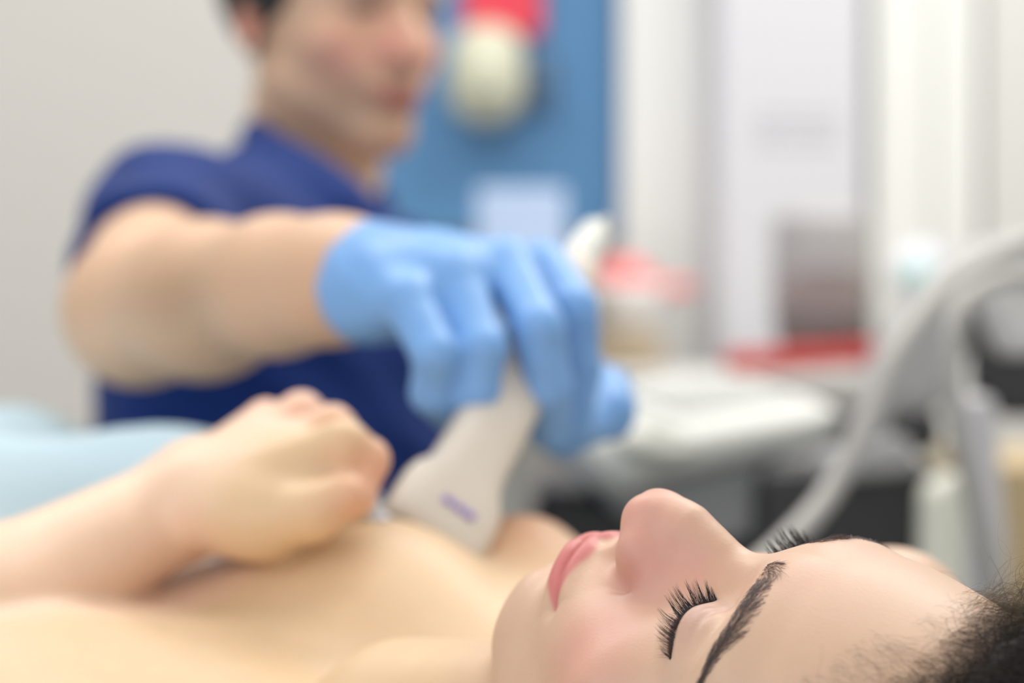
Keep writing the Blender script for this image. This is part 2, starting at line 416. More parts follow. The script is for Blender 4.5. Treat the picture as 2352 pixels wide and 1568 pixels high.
e = cr.color_ramp.elements; e[0].position = .86; e[0].color = (.70, .58, .55, 1); e[1].position = .875; e[1].color = (.07, .03, .015, 1)
e2 = e.new(.965); e2.color = (.12, .05, .02, 1); e3 = e.new(.975); e3.color = (.005, .005, .005, 1)
nt.links.new(cr.outputs['Color'], bb.inputs['Base Color']); bb.inputs['Roughness'].default_value = .06; bb.inputs['Coat Weight'].default_value = 1
mLash = pmat('mascara', (.012, .007, .010), rough=.22, spec=.6)
mBrow = pmat('brow_hair', (.135, .095, .090), rough=.42, noise=.5, nscale=400)
mHair = pmat('dark_brown_hair', (.021, .014, .012), rough=.5, noise=.5, nscale=60, spec=.35)
mMid = pmat('brown_hair', (.038, .024, .018), rough=.5, noise=.4, nscale=90)
mFly = pmat('fine_brown_hair', (.17, .12, .065), rough=.4)
for sx in (1, -1):
    bm = bmesh.new(); bmesh.ops.create_uvsphere(bm, u_segments=40, v_segments=24, radius=EYR*HS)
    me = bpy.data.meshes.new('eye'); bm.to_mesh(me); bm.free()
    for p in me.polygons: p.use_smooth = True
    c = fromH((EYE[0]*sx, EYE[1], EYE[2])); o = link('eye', me, mEye); o.location = c; adopt(o, person)
    S, R = [], []
    def lash(xx, upper, L, r, side, droop, lift, curl, jit):
        up, lo = lidline(np.array([xx])); y = float(up[0]+.3 if upper else lo[0]-.5)
        z = float(headz([xx], [y])[0])
        p0 = np.array([xx, y, z-.3]); d1 = np.array([side, droop, lift])+jit; d1 /= np.linalg.norm(d1)
        d2 = np.array([side*.4, curl, .9 if upper else -.2]); t = np.linspace(0, 1, 11)[:, None]
        pts = p0+L*(t*d1*(1-.25*t)+.38*t*t*d2)
        pts[:, 0] *= sx; S.append(fromH(pts)); R.append(r*HS)
    n = 120
    centres = np.sort(rng.uniform(19, 46, 34))
    for i in range(n):
        xx = 18.2+29.6*(i+rng.uniform(-.3, .3))/n
        k = (xx-32.3)/14.6; c_ = centres[np.argmin(np.abs(centres-xx))]
        L = (9.0-1.4*k*k)*rng.uniform(.78, 1.08); L *= .72 if abs(k) > .88 else 1
        side = .38*k+(c_-xx)*.16                       # tips gather into clumps
        lash(xx, True, L, rng.uniform(.09, .14), side, -.50-.10*k, .55-.22*max(k, 0), -.08, rng.normal(0, .035, 3))
        lash(xx+rng.uniform(-.1, .1), True, L*rng.uniform(.35, .6), .09, .38*k+rng.normal(0, .12), -.50-.10*k, .55-.22*max(k, 0), -.08, rng.normal(0, .07, 3))
        if rng.random() < .5:
            lash(xx+.1, True, L*.9, rng.uniform(.08, .13), side+rng.normal(0, .03), -.50-.10*k, .55-.22*max(k, 0), -.08, rng.normal(0, .05, 3))
    for i in range(64):
        xx = 20+28*(i+rng.uniform(-.3, .3))/64; k = (xx-31.5)/14
        lash(xx, False, rng.uniform(3.2, 5.2), rng.uniform(.04, .06), .35*k, -.85, .35, -.3, rng.normal(0, .09, 3))
    lx = np.linspace(18.5, 48, 40); lu, ll = lidline(lx)
    pl = np.stack([lx*sx, lu+.1, headz(lx, lu+.1)-.15], 1); S.append(fromH(pl)); R.append(.22*HS)
    Vl, Ql = tubes(S, R, 4, .12); adopt(npmesh('eyelashes', Vl, Ql, mLash), person)
    # brow: short hairs swept outwards between a lower and an upper edge
    bx = np.array([9.5, 12, 18, 24, 33, 43, 52, 60]); ylo = np.array([12.2, 12.0, 13.0, 14.2, 14.6, 14.2, 11.8, 7.0]); yhi = np.array([16.5, 19.4, 22.2, 24.0, 25.6, 24.6, 18.8, 10.0])
    S, R = [], []
    nb = 1250
    xx = rng.uniform(0, 1, nb)**.95*49+10.0; v = .5+.5*np.sign(rng.uniform(-1, 1, nb))*rng.uniform(0, 1, nb)**1.25
    yy = np.interp(xx, bx, ylo)*(1-v)+np.interp(xx, bx, yhi)*v
    zz = headz(xx, yy); N = hn(xx, yy, zz)
    for i in range(nb):
        k = np.clip((xx[i]-11)/12, 0, 1)
        a = math.radians(88*(1-k)+(-6-26*max(0, (xx[i]-38)/20))*k)+(0.5-v[i])*.75*k+rng.normal(0, .16)
        dr = np.array([math.cos(a), math.sin(a), 0]); dr = dr-N[i]*(dr@N[i]); dr /= np.linalg.norm(dr)
        L = rng.uniform(4.5, 7.5)*(.62 if k < .3 else 1)*(1-.35*max(0, (xx[i]-45)/15)); t = np.linspace(0, 1, 6)[:, None]
        lift = rng.uniform(.16, .42)+(.25 if rng.random() < .04 else 0)
        pts = np.array([xx[i], yy[i], zz[i]-.2])+L*(t*dr+N[i]*(lift*t-.9*lift*t*t)) - np.array([0, 0, .012*L*L])*t*t*np.clip((xx[i]-30)/20, 0, 1)
        pts[:, 0] *= sx; S.append(fromH(pts)); R.append(rng.uniform(.045, .075)*HS)
    Vl, Ql = tubes(S, R, 3, .2); adopt(npmesh('eyebrow', Vl, Ql, mBrow), person)
# scalp hair
def hairline(ax): return 73-16*(np.abs(ax)/46)**2.6
def hair_fn(Q):
    """the swept-back mass: a lumpy shell over the skull"""
    x, y, z = Q[:, 0], Q[:, 1], Q[:, 2]
    d = ell(Q, (0, 31, -90), (79, 94, 93.5))
    hl = hairline(x)
    front = hl+14-y+np.clip(-(z+45), 0, 60)*1.1
    d = smax(d, front*.6, 14)
    d += 1.6*np.sin(x*.21+y*.07)*np.sin(y*.16+z*.05+1)*np.sin(z*.13+x*.03)+.5*np.sin(x*.55+z*.2)*np.sin(y*.31)
    return d
def mass_world(Q): return hair_fn(toH(Q))*f32(HS)
hx = axis([(-95, 95, 3.0)]); hy = axis([(-75, 132, 3.0)]); hz = axis([(-195, 20, 3.0)])
Vh, Qh = surface(hair_fn, hx, hy, hz, 1)
hair = adopt(npmesh('hair', fromH(Vh), Qh, mHair), person)
def flow(p0, base, n_steps, L, amp, wl, lift, wander, seed, follow=True):
    """many strands at once: walk over the skull or hair mass with a corkscrew added"""
    g = np.random.default_rng(seed); n = len(p0); p = p0.astype(float).copy(); st = (L/n_steps)[:, None]
    ph = g.uniform(0, 6.28, n); out = []
    head = np.stack([p[:, 0]*.008+g.normal(0, .30, n), np.full(n, .85), np.full(n, -.25)+g.normal(0, .15, n)], 1)
    dirn = head+g.normal(0, wander, (n, 3)); off0 = g.uniform(0, 1, n)
    for k in range(n_steps+1):
        N = normals(base, p.astype(f32), .5)
        u = np.cross(dirn, N); u /= np.linalg.norm(u, axis=1)[:, None]+1e-9
        a = ph+k*st[:, 0]*2*PI/wl; e_ = min(1, k/5)
        out.append(p+((np.cos(a)*amp)[:, None]*u+((np.sin(a)+.9)*amp)[:, None]*N)*e_)
        dn = (dirn*N).sum(1)[:, None]
        if follow: dirn = dirn-N*(dn-lift[:, None])*.5
        dirn = dirn+g.normal(0, .03+wander*.10, (n, 3)); dirn /= np.linalg.norm(dirn, axis=1)[:, None]
        p = p+dirn*st
        if follow:
            d = fpts(base, p.astype(f32)); p = p-N*np.minimum(d-.3, 0)[:, None]
    A = np.stack(out, 1); A[:, 1:-1] = .25*A[:, :-2]+.5*A[:, 1:-1]+.25*A[:, 2:]
    return list(fromH(A.reshape(-1, 3)).reshape(A.shape))
Sr = np.random.default_rng(11)
vis = np.where((Vh[:, 1] > 48) & (Vh[:, 2] > -75) & (np.abs(Vh[:, 0]) < 66))[0]
i1 = Sr.choice(vis, 9000); n1 = len(i1)
Sm = flow(Vh[i1]+Sr.normal(0, 1, (n1, 3)), hair_fn, 22, Sr.uniform(26, 50, n1), Sr.uniform(.8, 4.2, n1), Sr.uniform(12, 30, n1), Sr.uniform(.02, .26, n1), .14, 3)
Rm = Sr.uniform(.06, .12, n1)*HS
i5 = Sr.choice(np.where((Vh[:, 2] < -60) | (Vh[:, 1] > 100))[0], 4500); n5 = len(i5)
Sm += flow(Vh[i5]+Sr.normal(0, 1, (n5, 3)), hair_fn, 16, Sr.uniform(24, 46, n5), Sr.uniform(.8, 3.8, n5), Sr.uniform(14, 30, n5), Sr.uniform(.02, .2, n5), .14, 8)
Rm = np.r_[Rm, Sr.uniform(.14, .22, n5)*HS]
Vl, Ql = tubes(Sm, Rm, 3, .4); hs = npmesh('hair_strand', Vl, Ql, mHair); adopt(hs, person); tag(hs, 'curly dark brown strands combed back', kind='stuff')
def roots(n, xr, lo, hi, seed):
    g = np.random.default_rng(seed); x = g.uniform(*xr, n); y = hairline(x)+g.uniform(lo, hi, n)
    return np.stack([x, y, headz(x, y)-.3], 1)
p2 = roots(2600, (-60, 64), 1, 24, 21); n2 = len(p2)
S2 = flow(p2, head_female, 22, Sr.uniform(10, 26, n2), Sr.uniform(.4, 2.0, n2), Sr.uniform(10, 22, n2), Sr.uniform(.05, .30, n2), .12, 4)
Vl, Ql = tubes(S2, Sr.uniform(.035, .06, n2)*HS, 3, .3); hs = npmesh('hairline_hair', Vl, Ql, mMid); adopt(hs, person); tag(hs, 'soft brown curls along the hairline', kind='stuff')
p3 = np.concatenate([roots(110, (-42, 22), 0, 12, 31), roots(260, (-48, -2), -3, 12, 37)]); n3 = len(p3)
S3 = flow(p3, head_female, 26, Sr.uniform(10, 32, n3), Sr.uniform(1.0, 4.5, n3), Sr.uniform(16, 40, n3), Sr.uniform(.3, 1.0, n3), .35, 5, True)
p4 = np.concatenate([roots(200, (-50, 60), -8, 3, 33), roots(260, (22, 60), -14, 4, 35)]); n4 = len(p4)
S4 = flow(p4, head_female, 22, Sr.uniform(6, 15, n4), Sr.uniform(.3, 1.5, n4), Sr.uniform(16, 40, n4), Sr.uniform(.02, .2, n4), .12, 6, True)
Vl, Ql = tubes(S3+S4, np.r_[Sr.uniform(.028, .042, n3), Sr.uniform(.02, .03, n4)]*HS, 3, .3); hs = npmesh('stray_hair', Vl, Ql, mFly); adopt(hs, person); tag(hs, 'fine lighter curls standing off the hairline', kind='stuff')
# ------------------------------------------------------------------ the doctor, seated behind, reaching forward with the probe
def bm_loft(rings, closed=True, caps=True):
    """rings: (m, k, 3) -> verts, quads (end caps as fans of quads to a centre pair)"""
    rings = np.asarray(rings, float); m, k, _ = rings.shape
    V = list(rings.reshape(-1, 3)); Q = []
    for i in range(m-1):
        for j in range(k):
            j2 = (j+1) % k
            if not closed and j == k-1: continue
            Q.append((i*k+j, i*k+j2, (i+1)*k+j2, (i+1)*k+j))
    if caps:
        for b, fl in ((0, True), ((m-1)*k, False)):
            c = len(V); V.append(rings.reshape(-1, 3)[b:b+k].mean(0))
            for j in range(0, k, 2):
                q = (c, b+j, b+(j+1) % k, b+(j+2) % k); Q.append(q[::-1] if fl else q)
    return np.array(V), np.array(Q)
DR = np.array([[.70, 0.06, .71], [.71, -0.05, -.70], [0.0, 1, -.09]]); 
_u, _s, _v = np.linalg.svd(DR); DR = _u @ _v
DS = 0.00106; DT = P(932, 10, 1.90)
def toD(Q): return ((Q-DT.astype(f32)) @ DR.astype(f32))/f32(DS)
def fromD(p): return np.asarray(p, float)*DS @ DR.T+DT
def head_male(Q):
    A = Q.copy(); A[:, 0] = np.abs(A[:, 0])
    d = head_female(Q)
    d = smin(d, cap(A, (52, -60, -74), (16, -96, -26), 13, 14), 16)
    d = smin(d, ell(A, (5, -96, -20), (15, 13, 17)), 12)
    d = smin(d, ell(A, (22, 12, -10), (26, 8, 11), rotm(0, 18, 0)), 8)
    d = smin(d, cap(Q, (0, 2, -7), (0, -32, 13), 8, 10), 6)
    return d
SH_R = P(388, 525, 1.72); SH_L = P(930, 720, 2.06); ELB = P(318, 712, 1.48); FMID = P(470, 688, 1.42); WRI = P(770, 642, 1.30)
TF = np.array([.91, -.42, 0.]); TL = np.array([.42, .91, 0.]); TR = np.stack([TF, TL, [0, 0, 1]], 1)
def torso(Q, g=0.0):
    d = ell(Q, P(690, 860, 1.89), (.105+g, .160+g, .140+g), TR)
    d = smin(d, ell(Q, P(650, 1120, 1.90), (.130+g, .165+g, .24+g), TR), .05)
    d = smin(d, cap(Q, SH_R, P(640, 520, 1.86), .046+g, .036+g), .04)
    d = smin(d, cap(Q, SH_L, P(760, 600, 1.94), .046+g, .036+g), .04)
    d = smin(d, cap(Q, P(500, 640, 1.77), P(540, 800, 1.80), .055+g, .06+g), .05)
    return d
def body_doctor(Q):
    Q = Q.astype(f32); d = torso(Q)
    d = smin(d, cap(Q, SH_R, ELB, .046, .043), .03)
    d = smin(d, chain(Q, [ELB, FMID, P(640, 655, 1.345), WRI, P(860, 640, 1.275)], [.0425, .0405, .033, .0285, .027], .03), .02)
    d = smin(d, cap(Q, fromD((0, -60, -88)), fromD((0, -200, -105)), .056, .060), .03)
    r = np.sqrt(((Q-fromD((0, -5, -80)).astype(f32))**2).sum(1)); near = r < .20; e = r-f32(.12)
    if near.any(): e[near] = head_male(toD(Q[near]))*f32(DS)
    return smin(d, e, f32(.015))
def tint_doctor(V):
    H = toD(V); c = tint_female(H, (0.66, 0.43, 0.29), (0.46, 0.14, 0.12), (0.74, 0.32, 0.26))
    A = H.copy(); A[:, 0] = np.abs(A[:, 0])
    def mx(w, col):
        c[:] = c*(1-w[:, None])+np.array(col)*w[:, None]
    mx(.55*np.clip(gau(A, (34, -84, -30), (34, 22, 44))+gau(A, (0, -58, 4), (20, 7, 14)), 0, 1), (.29, .19, .145))     # stubble
    mx(.7*gau(A, (76, -14, -90), (10, 34, 24)), (.62, .19, .16))
    mx(.5*gau(A, (27, 15, -5), (18, 4, 16)), (.08, .05, .04)); mx(.6*gau(A, (31, -3, -6), (14, 5, 12)), (.22, .12, .09))
    mx(.50*gau(V, P(430, 690, 1.37), (.045, .05, .028)), (.30, .19, .11))      # dark hair on the forearm
    return c
SKIN2 = pmat('tanned_skin', (.6, .4, .27), rough=.5, sss=.2, vcol=True, ssss=.006, spec=.35)
doctor = empty('person', (P(650, 1200, 1.90)[0], 1.90, .62), 'man in a navy short-sleeved top and pale blue glove, seated behind, scanning with his outstretched arm', 'person')
doctor['label'] = 'man in navy top and pale blue glove, holding a beige probe, looking right'
xs = axis([(-.40, .10, .0042), (.10, .22, .006)]); ys = axis([(1.20, 1.60, .0042), (1.60, 2.25, .005)]); zs = axis([(.60, .86, .008), (.86, 1.12, .004), (1.12, 1.40, .004)])
V, Qd = surface(body_doctor, xs, ys, zs)
adopt(npmesh('body', V, Qd, SKIN2, None, tint_doctor(V)), doctor)
# top: torso and sleeve, open at the neck
def shirt(Q):
    Q = Q.astype(f32); d = torso(Q, .009)
    s = cap(Q, SH_R, SH_R*.45+ELB*.55, .055, .057)
    e = (ELB-SH_R)/np.linalg.norm(ELB-SH_R); cut = ((Q-(SH_R+e*.135).astype(f32)) @ e.astype(f32)); s = smax(s, cut, .004)
    d = smin(d, s, .03)
    s2 = smax(cap(Q, SH_L, SH_L+np.array([.05, -.02, -.14]), .055, .055), -.0+((Q-SH_L.astype(f32)) @ np.array([.3, -.1, -.95], f32))-.10, .004)
    d = smin(d, s2, .03)
    n0 = fromD((0, -100, -95)); hole = cap(Q, n0, fromD((0, -186, -100)), .070, .064)
    d = smax(d, -hole, .012)
    v = cap(Q, fromD((0, -150, -45)), P(862, 505, 1.86), .050, .016)
    d = smax(d, -v, .01)
    d = smin(d, cap(Q, P(612, 408, 1.87), P(850, 606, 1.83), .032, .030), .03)
    d += f32(.004)*np.sin((Q @ np.array([60, 20, 95], f32)))*np.exp(-((Q[:, 2]-.9)/.2)**2)*np.sin(Q[:, 0]*31)
    return d
NAVY = pmat('navy_cotton', (.004, .025, .15), rough=.85, bump=.2, bscale=500, sheen=.04, noise=.15, nscale=5, spec=.25)
V, Qd = surface(shirt, axis([(-.42, .16, .005)]), axis([(1.50, 2.28, .006)]), axis([(.58, 1.20, .005)]))
sh = adopt(npmesh('shirt', V, Qd, NAVY), doctor)
# collar band standing round the neck and running into the neckline
cl = [P(612, 318, 1.975), P(590, 312, 1.93), P(625, 345, 1.875), P(720, 418, 1.835), P(800, 478, 1.815), P(872, 532, 1.81)]
cl2 = [P(650, 320, 2.01), P(720, 350, 2.04), P(800, 400, 2.03), P(860, 460, 1.98), P(885, 510, 1.90), P(880, 540, 1.83)]
def collar(Q):
    Q = Q.astype(f32); r = [.010, .013, .014, .013, .011, .008]
    return smin(chain(Q, cl, r, .006), smin(chain(Q, cl2, r, .006), cap(Q, cl[0], cl2[0], .012, .012), .006), .006)
V, Qd = surface(collar, axis([(-.30, .05, .004)]), axis([(1.75, 2.16, .004)]), axis([(.95, 1.20, .004)]))
V, Qd = V, Qd
adopt(npmesh('collar', V, Qd, NAVY), doctor)
# short dark hair
def hair_m(Q):
    d = ell(Q, (0, 32, -90), (82, 95, 96)); y, z, x = Q[:, 1], Q[:, 2], np.abs(Q[:, 0])
    cut = np.where(z > -60, 58+(-(z+10))*.0-y, 0); line = np.interp(z, [-200, -120, -104, -88, -60, -30, 10], [-60, -58, -44, -26, -14, 40, 60])-y
    return smax(d, line*.8, 4)
V, Qd = surface(hair_m, axis([(-90, 90, 4.)]), axis([(-70, 132, 4.)]), axis([(-195, 10, 4.)]), 1)
adopt(npmesh('hair', fromD(V), Qd, pmat('black_hair', (.018, .014, .013), rough=.55, bump=.5, bscale=300)), doctor)
# ------------------------------------------------------------------ the probe
B0 = P(972, 1266, 1.128); B1 = P(1338, 590, 1.300); ua = (B1-B0)/np.linalg.norm(B1-B0)
wa = np.array([.82, .10, -.57]); wa -= ua*(wa@ua); wa /= np.linalg.norm(wa); ta = np.cross(ua, wa)
def ring(t, w, h, n=32, p=3.2, c0=B0):
    a = np.arange(n)*2*PI/n; cs, sn = np.cos(a), np.sin(a)
    return c0+ua*t+np.outer(np.sign(cs)*np.abs(cs)**(2/p)*w, wa)+np.outer(np.sign(sn)*np.abs(sn)**(2/p)*h, ta)
probe = empty('ultrasound_probe', B0, 'beige ultrasound probe with a purple mark, gripped by the blue glove', 'ultrasound probe')
PBEIGE = pmat('probe_plastic', (.66, .60, .52), rough=.42, noise=.04, nscale=30)
prof = [(.004, .0245, .0095), (.006, .0258, .0110), (.012, .0265, .0122), (.026, .0268, .0130), (.036, .0262, .0133), (.041, .0248, .0134), (.045, .0222, .0134), (.049, .0202, .0134), (.056, .0190, .0134), (.066, .0185, .0136), (.085, .0182, .0140), (.110, .0178, .0142), (.140, .0165, .0140), (.165, .0145, .0130), (.180, .0125, .0115), (.188, .0100, .0095), (.191, .0078, .0075)]
_f = (np.linalg.norm(B1-B0)-.066)/(.191-.066); prof = [(t if t < .066 else .066+(t-.066)*_f, w, h) for t, w, h in prof]
V, Qd = bm_loft([ring(*q) for q in prof]); housing = adopt(npmesh('housing', V, Qd, PBEIGE), probe)
V, Qd = bm_loft([ring(t, w, h) for t, w, h in ((-.001, .0205, .0065), (.000, .0225, .0080), (.0042, .0238, .0090), (.0060, .0240, .0092))])
adopt(npmesh('lens', V, Qd, pmat('probe_lens', (.20, .20, .21), rough=.35)), probe)
# purple mark on the face turned to the camera: three small raised strokes
sgn = -1 if ta[1] > 0 else 1
mk = []
for i, (a, l) in enumerate(((-.0072, .0052), (-.0008, .0048), (.0054, .0050))):
    c = B0+ua*(.0235)+wa*(a+.004)+ta*sgn*.0128; e = .0019
    for sx_, sy_ in ((1, 1),):
        q = [[c+wa*(u_*l/2)+ua*(v_*e)+ta*sgn*h_ for u_, v_ in ((-1, -1), (1, -.8), (1, 1), (-1, .8))] for h_ in (-.001, .0009)]
        mk.append(bm_loft(q))
vv, qq, b = [], [], 0
for v_, q_ in mk: vv.append(v_); qq.append(q_+b); b += len(v_)
adopt(npmesh('logo', np.concatenate(vv), np.concatenate(qq), pmat('purple_print', (.20, .13, .55), rough=.5), smooth=False), housing)
def tube_obj(name, pts, r, mat, root, n=40, sides=12, taper=1.0):
    pts = [np.array(p, float) for p in pts]; q = [2*pts[0]-pts[1]]+pts+[2*pts[-1]-pts[-2]]; out = []
    for i in range(1, len(q)-2):
        for t in np.linspace(0, 1, max(3, n//(len(pts)-1)), endpoint=False):
            out.append(.5*((2*q[i])+(-q[i-1]+q[i+1])*t+(2*q[i-1]-5*q[i]+4*q[i+1]-q[i+2])*t*t+(-q[i-1]+3*q[i]-3*q[i+1]+q[i+2])*t**3))
    out.append(pts[-1]); out = np.array(out)
    V, Qd = tubes([out], [r], sides, taper); o = npmesh(name, V, Qd, mat)
    return adopt(o, root) if root else o
CABLE = pmat('pale_grey_cable', (.42, .42, .40), rough=.45)
tube_obj('strain_relief', [B1-ua*.006, B1+ua*.012, B1+ua*.024], .0105, pmat('strain_relief', (.70, .71, .66), rough=.5), probe, 12, 16, .8)
tube_obj('cable', [B1+ua*.018, B1+ua*.034+np.array([.002, .006, 0]), P(1352, 560, 1.39), P(1310, 660, 1.45), P(1230, 820, 1.50), P(1190, 1000, 1.54), P(1190, 1300, 1.58), P(1210, 1700, 1.62)], .0032, CABLE, probe)
# ------------------------------------------------------------------ the glove with the hand in it
GLOVE = pmat('pale_blue_nitrile', (.19, .40, .76), rough=.42, sss=.12, bump=.5, bscale=60, sssr=(.3, .6, 1), ssss=.004, spec=.4)
def glove(Q):
    Q = Q.astype(f32)
    W0 = P(800, 648, 1.285)
    mcp = [P(940, 690, 1.205), P(1050, 640, 1.222), P(1160, 612, 1.245), P(1245, 622, 1.275)]
    wr = [P(850, 690, 1.255), P(850, 660, 1.265), P(855, 630, 1.28), P(860, 610, 1.295)]
    d = None
    for a, b, r in zip(wr, mcp, (.0150, .0155, .0155, .0150)):
        e = cap(Q, a, b, .0225, r*.86); d = e if d is None else smin(d, e, .016)
    d = smin(d, ell(Q, P(960, 645, 1.245), (.036, .028, .024), rotm(0, 6, -20)), .02)
    pip = [P(1000, 815, 1.182), P(1112, 800, 1.190), P(1238, 752, 1.205), P(1314, 714, 1.246)]
    dip = [P(992, 905, 1.192), P(1095, 905, 1.192), P(1258, 890, 1.212), P(1324, 842, 1.254)]
    tip = [P(1048, 955, 1.212), P(1105, 962, 1.205), P(1262, 985, 1.232), P(1310, 955, 1.258)]
    for i, r in enumerate((.0108, .0112, .0122, .0132)):
        e = chain(Q, [mcp[i], pip[i], dip[i], tip[i]], [r*1.18, r*1.05, r, r*.92], .0022)
        e -= .0011*np.exp(-((np.sqrt(((Q-pip[i].astype(f32))**2).sum(1)))/.009)**2)
        d = smin(d, e, .0055)
    th = chain(Q, [P(960, 700, 1.29), P(1180, 840, 1.345), P(1385, 905, 1.325), P(1395, 945, 1.30), P(1290, 1005, 1.265)], [.019, .0165, .0150, .0140, .0112], .007)
    d = smin(d, th, .012)
    # cuff gathered over the wrist
    ax_ = (WRI-P(900, 640, 1.265)); ax_ /= np.linalg.norm(ax_)
    cuff = cap(Q, P(865, 645, 1.272), P(735, 645, 1.312), .0270, .0318)
    t = (Q-P(860, 645, 1.272).astype(f32)) @ ax_.astype(f32)
    cuff = smax(cuff, t-f32(.0400), .003)
    cuff -= .0007*np.sin(t*210)*np.clip(t/.03, 0, 1)
    hole = cap(Q, P(690, 650, 1.326), P(760, 645, 1.304), .0300, .0285)
    d = smin(d, cuff, .010)
    d = smax(d, -smax(hole, -(t-f32(.030)), .002), .002)
    d += .0005*np.sin(Q[:, 0]*160+Q[:, 2]*120)*np.sin(Q[:, 1]*90-Q[:, 2]*170)
    return d
V, Qd = surface(glove, axis([(-.14, .10, .0016)]), axis([(1.14, 1.40, .002)]), axis([(.86, 1.03, .0016)]))
adopt(npmesh('glove', V, Qd, GLOVE), doctor)
# ------------------------------------------------------------------ gel at both ends of the probe head
GEL = pmat('clear_gel', (.78, .88, 1.0), rough=.05, trans=.35, spec=.8, coat=1)
for (px, py, d_, r), lab in (((852, 1168, 1.118, .0050), 'bead of clear gel on the skin beside the closed hand'), ((1072, 1318, 1.115, .0070), 'larger drop of clear gel at the lower right corner of the probe head')):
    c = P(px, py, d_)
    def gfn(Q, c=c, r=r): return smin(ell(Q.astype(f32), c, (r, r, r*1.15)), ell(Q.astype(f32), c+np.array([r*.6, 0, -r*.9]), (r*1.3, r, r*.6)), f32(r*.5))
    V, Qd = surface(gfn, *[axis([(c[k]-3*r, c[k]+3*r, r/6)]) for k in range(3)])
    o = npmesh('gel_drop', V-c, Qd, GEL); o.location = c; tag(o, lab, 'gel', 'drops of ultrasound gel')
# ------------------------------------------------------------------ the room
def box(name, lo, hi, mat, root=None, bev=.004, seg=2):
    bm = bmesh.new(); bmesh.ops.create_cube(bm, size=1)
    lo = np.array(lo, float); hi = np.array(hi, float)
    for v in bm.verts: v.co = Vector(((lo+hi)/2+np.array(v.co)*(hi-lo)))
    if bev: bmesh.ops.bevel(bm, geom=bm.edges[:], offset=bev, segments=seg, affect='EDGES', profile=.5)
    me = bpy.data.meshes.new(name); bm.to_mesh(me); bm.free()
    for p in me.polygons: p.use_smooth = False
    o = link(name, me, mat)
    return adopt(o, root) if root else o
WALL = pmat('beige_wall_paint', (.60, .58, .55), rough=.8, bump=.1, bscale=80, noise=.03, nscale=2)
WHITE = pmat('white_wall_paint', (.86, .86, .83), rough=.7, noise=.02, nscale=2)
FLOOR = pmat('grey_vinyl_floor', (.34, .34, .33), rough=.45, noise=.15, nscale=6)
def st(o): return tag(o, kind='structure')
st(box('floor', (-2.4, -1.2, -.05), (2.6, 3.5, 0), FLOOR, bev=0))
st(box('ceiling', (-2.4, -1.2, 2.7), (2.6, 3.5, 2.75), WHITE, bev=0))
st(box('wall_back', (-2.4, 3.4, 0), (2.6, 3.5, 2.7), WALL, bev=0))
st(box('wall_left', (-2.4, 1.2, 0), (-2.3, 3.4, 2.7), WALL, bev=0))
st(box('wall_right', (2.5, -.2, 0), (2.6, 3.4, 2.7), WHITE, bev=0))
def at(px, py, d): return P(px, py, d)
def pbox(name, x0, y0, x1, y1, d, depth, mat, root=None, bev=.004):
    a = P(x0, y1, d); b = P(x1, y0, d)
    return box(name, (a[0], d, a[2]), (b[0], d+depth, b[2]), mat, root, bev)
# white door frame post and door beyond the blue board
tr = box('trim_1', (P(1428, 0, 3.3)[0], 3.30, 0), (P(1622, 0, 3.3)[0], 3.40, 2.3), pmat('white_door_frame', (.86, .865, .84), rough=.5), bev=.006); st(tr)
# blue board on the wall
bl = pbox('blue_board', 800, -500, 1420, 540, 3.36, .035, pmat('steel_blue_board', (.085, .23, .44), rough=.6, noise=.06, nscale=3), None, .004)
tag(bl, 'tall steel blue notice board on the wall behind the man\'s head', 'notice board')
cr = pbox('red_card', 1065, -160, 1245, 78, 3.34, .012, pmat('red_card', (.72, .05, .08), rough=.6), None, .003)
tag(cr, 'red card pinned at the top of the blue board', 'card')
# cream dispenser with a rounded cover and a keyhole
dsp = empty('dispenser', P(1120, 280, 3.30), 'cream rounded dispenser fixed to the blue board under the red card', 'dispenser')
c = P(1118, 170, 3.31)
def dfn(Q): return smax(ell(Q.astype(f32), c, (.052, .055, .068)), -rbox(Q.astype(f32), c-np.array([0, .05, .055]), (.03, .02, .008), .003), .004)
V, Qd = surface(lambda Q: smin(rbox(Q.astype(f32), c, (.050, .040, .064), .034), dfn(Q), f32(.01)), *[axis([(c[k]-.09, c[k]+.09, .006)]) for k in range(3)])
adopt(npmesh('cover', V, Qd, pmat('cream_plastic', (.60, .60, .46), rough=.45)), dsp)
pbox('slot', 1085, 215, 1150, 228, 3.262, .01, pmat('dark_slot', (.12, .12, .10), rough=.6), dsp, .002)
hk = empty('hand_towel_holder', P(1250, 200, 3.33), 'small slate grey wall hook plate right of the cream dispenser', 'hook')
pbox('plate', 1215, 120, 1270, 250, 3.345, .015, pmat('slate_plastic', (.10, .17, .27), rough=.5), hk, .004)
tube_obj('hook', [P(1243, 150, 3.34), P(1243, 160, 3.31), P(1243, 200, 3.30), P(1243, 215, 3.325)], .006, bpy.data.materials['slate_plastic'], hk, 20, 10)
# pale blue tissue carton on a stand in front of the board

ctn = pbox('carton', 1095, 432, 1300, 639.5, 2.95, .12, pmat('pale_blue_card', (.46, .58, .80), rough=.6), None, .004); tag(ctn, 'pale blue carton on the narrow shelf in front of the lower blue board', 'carton')
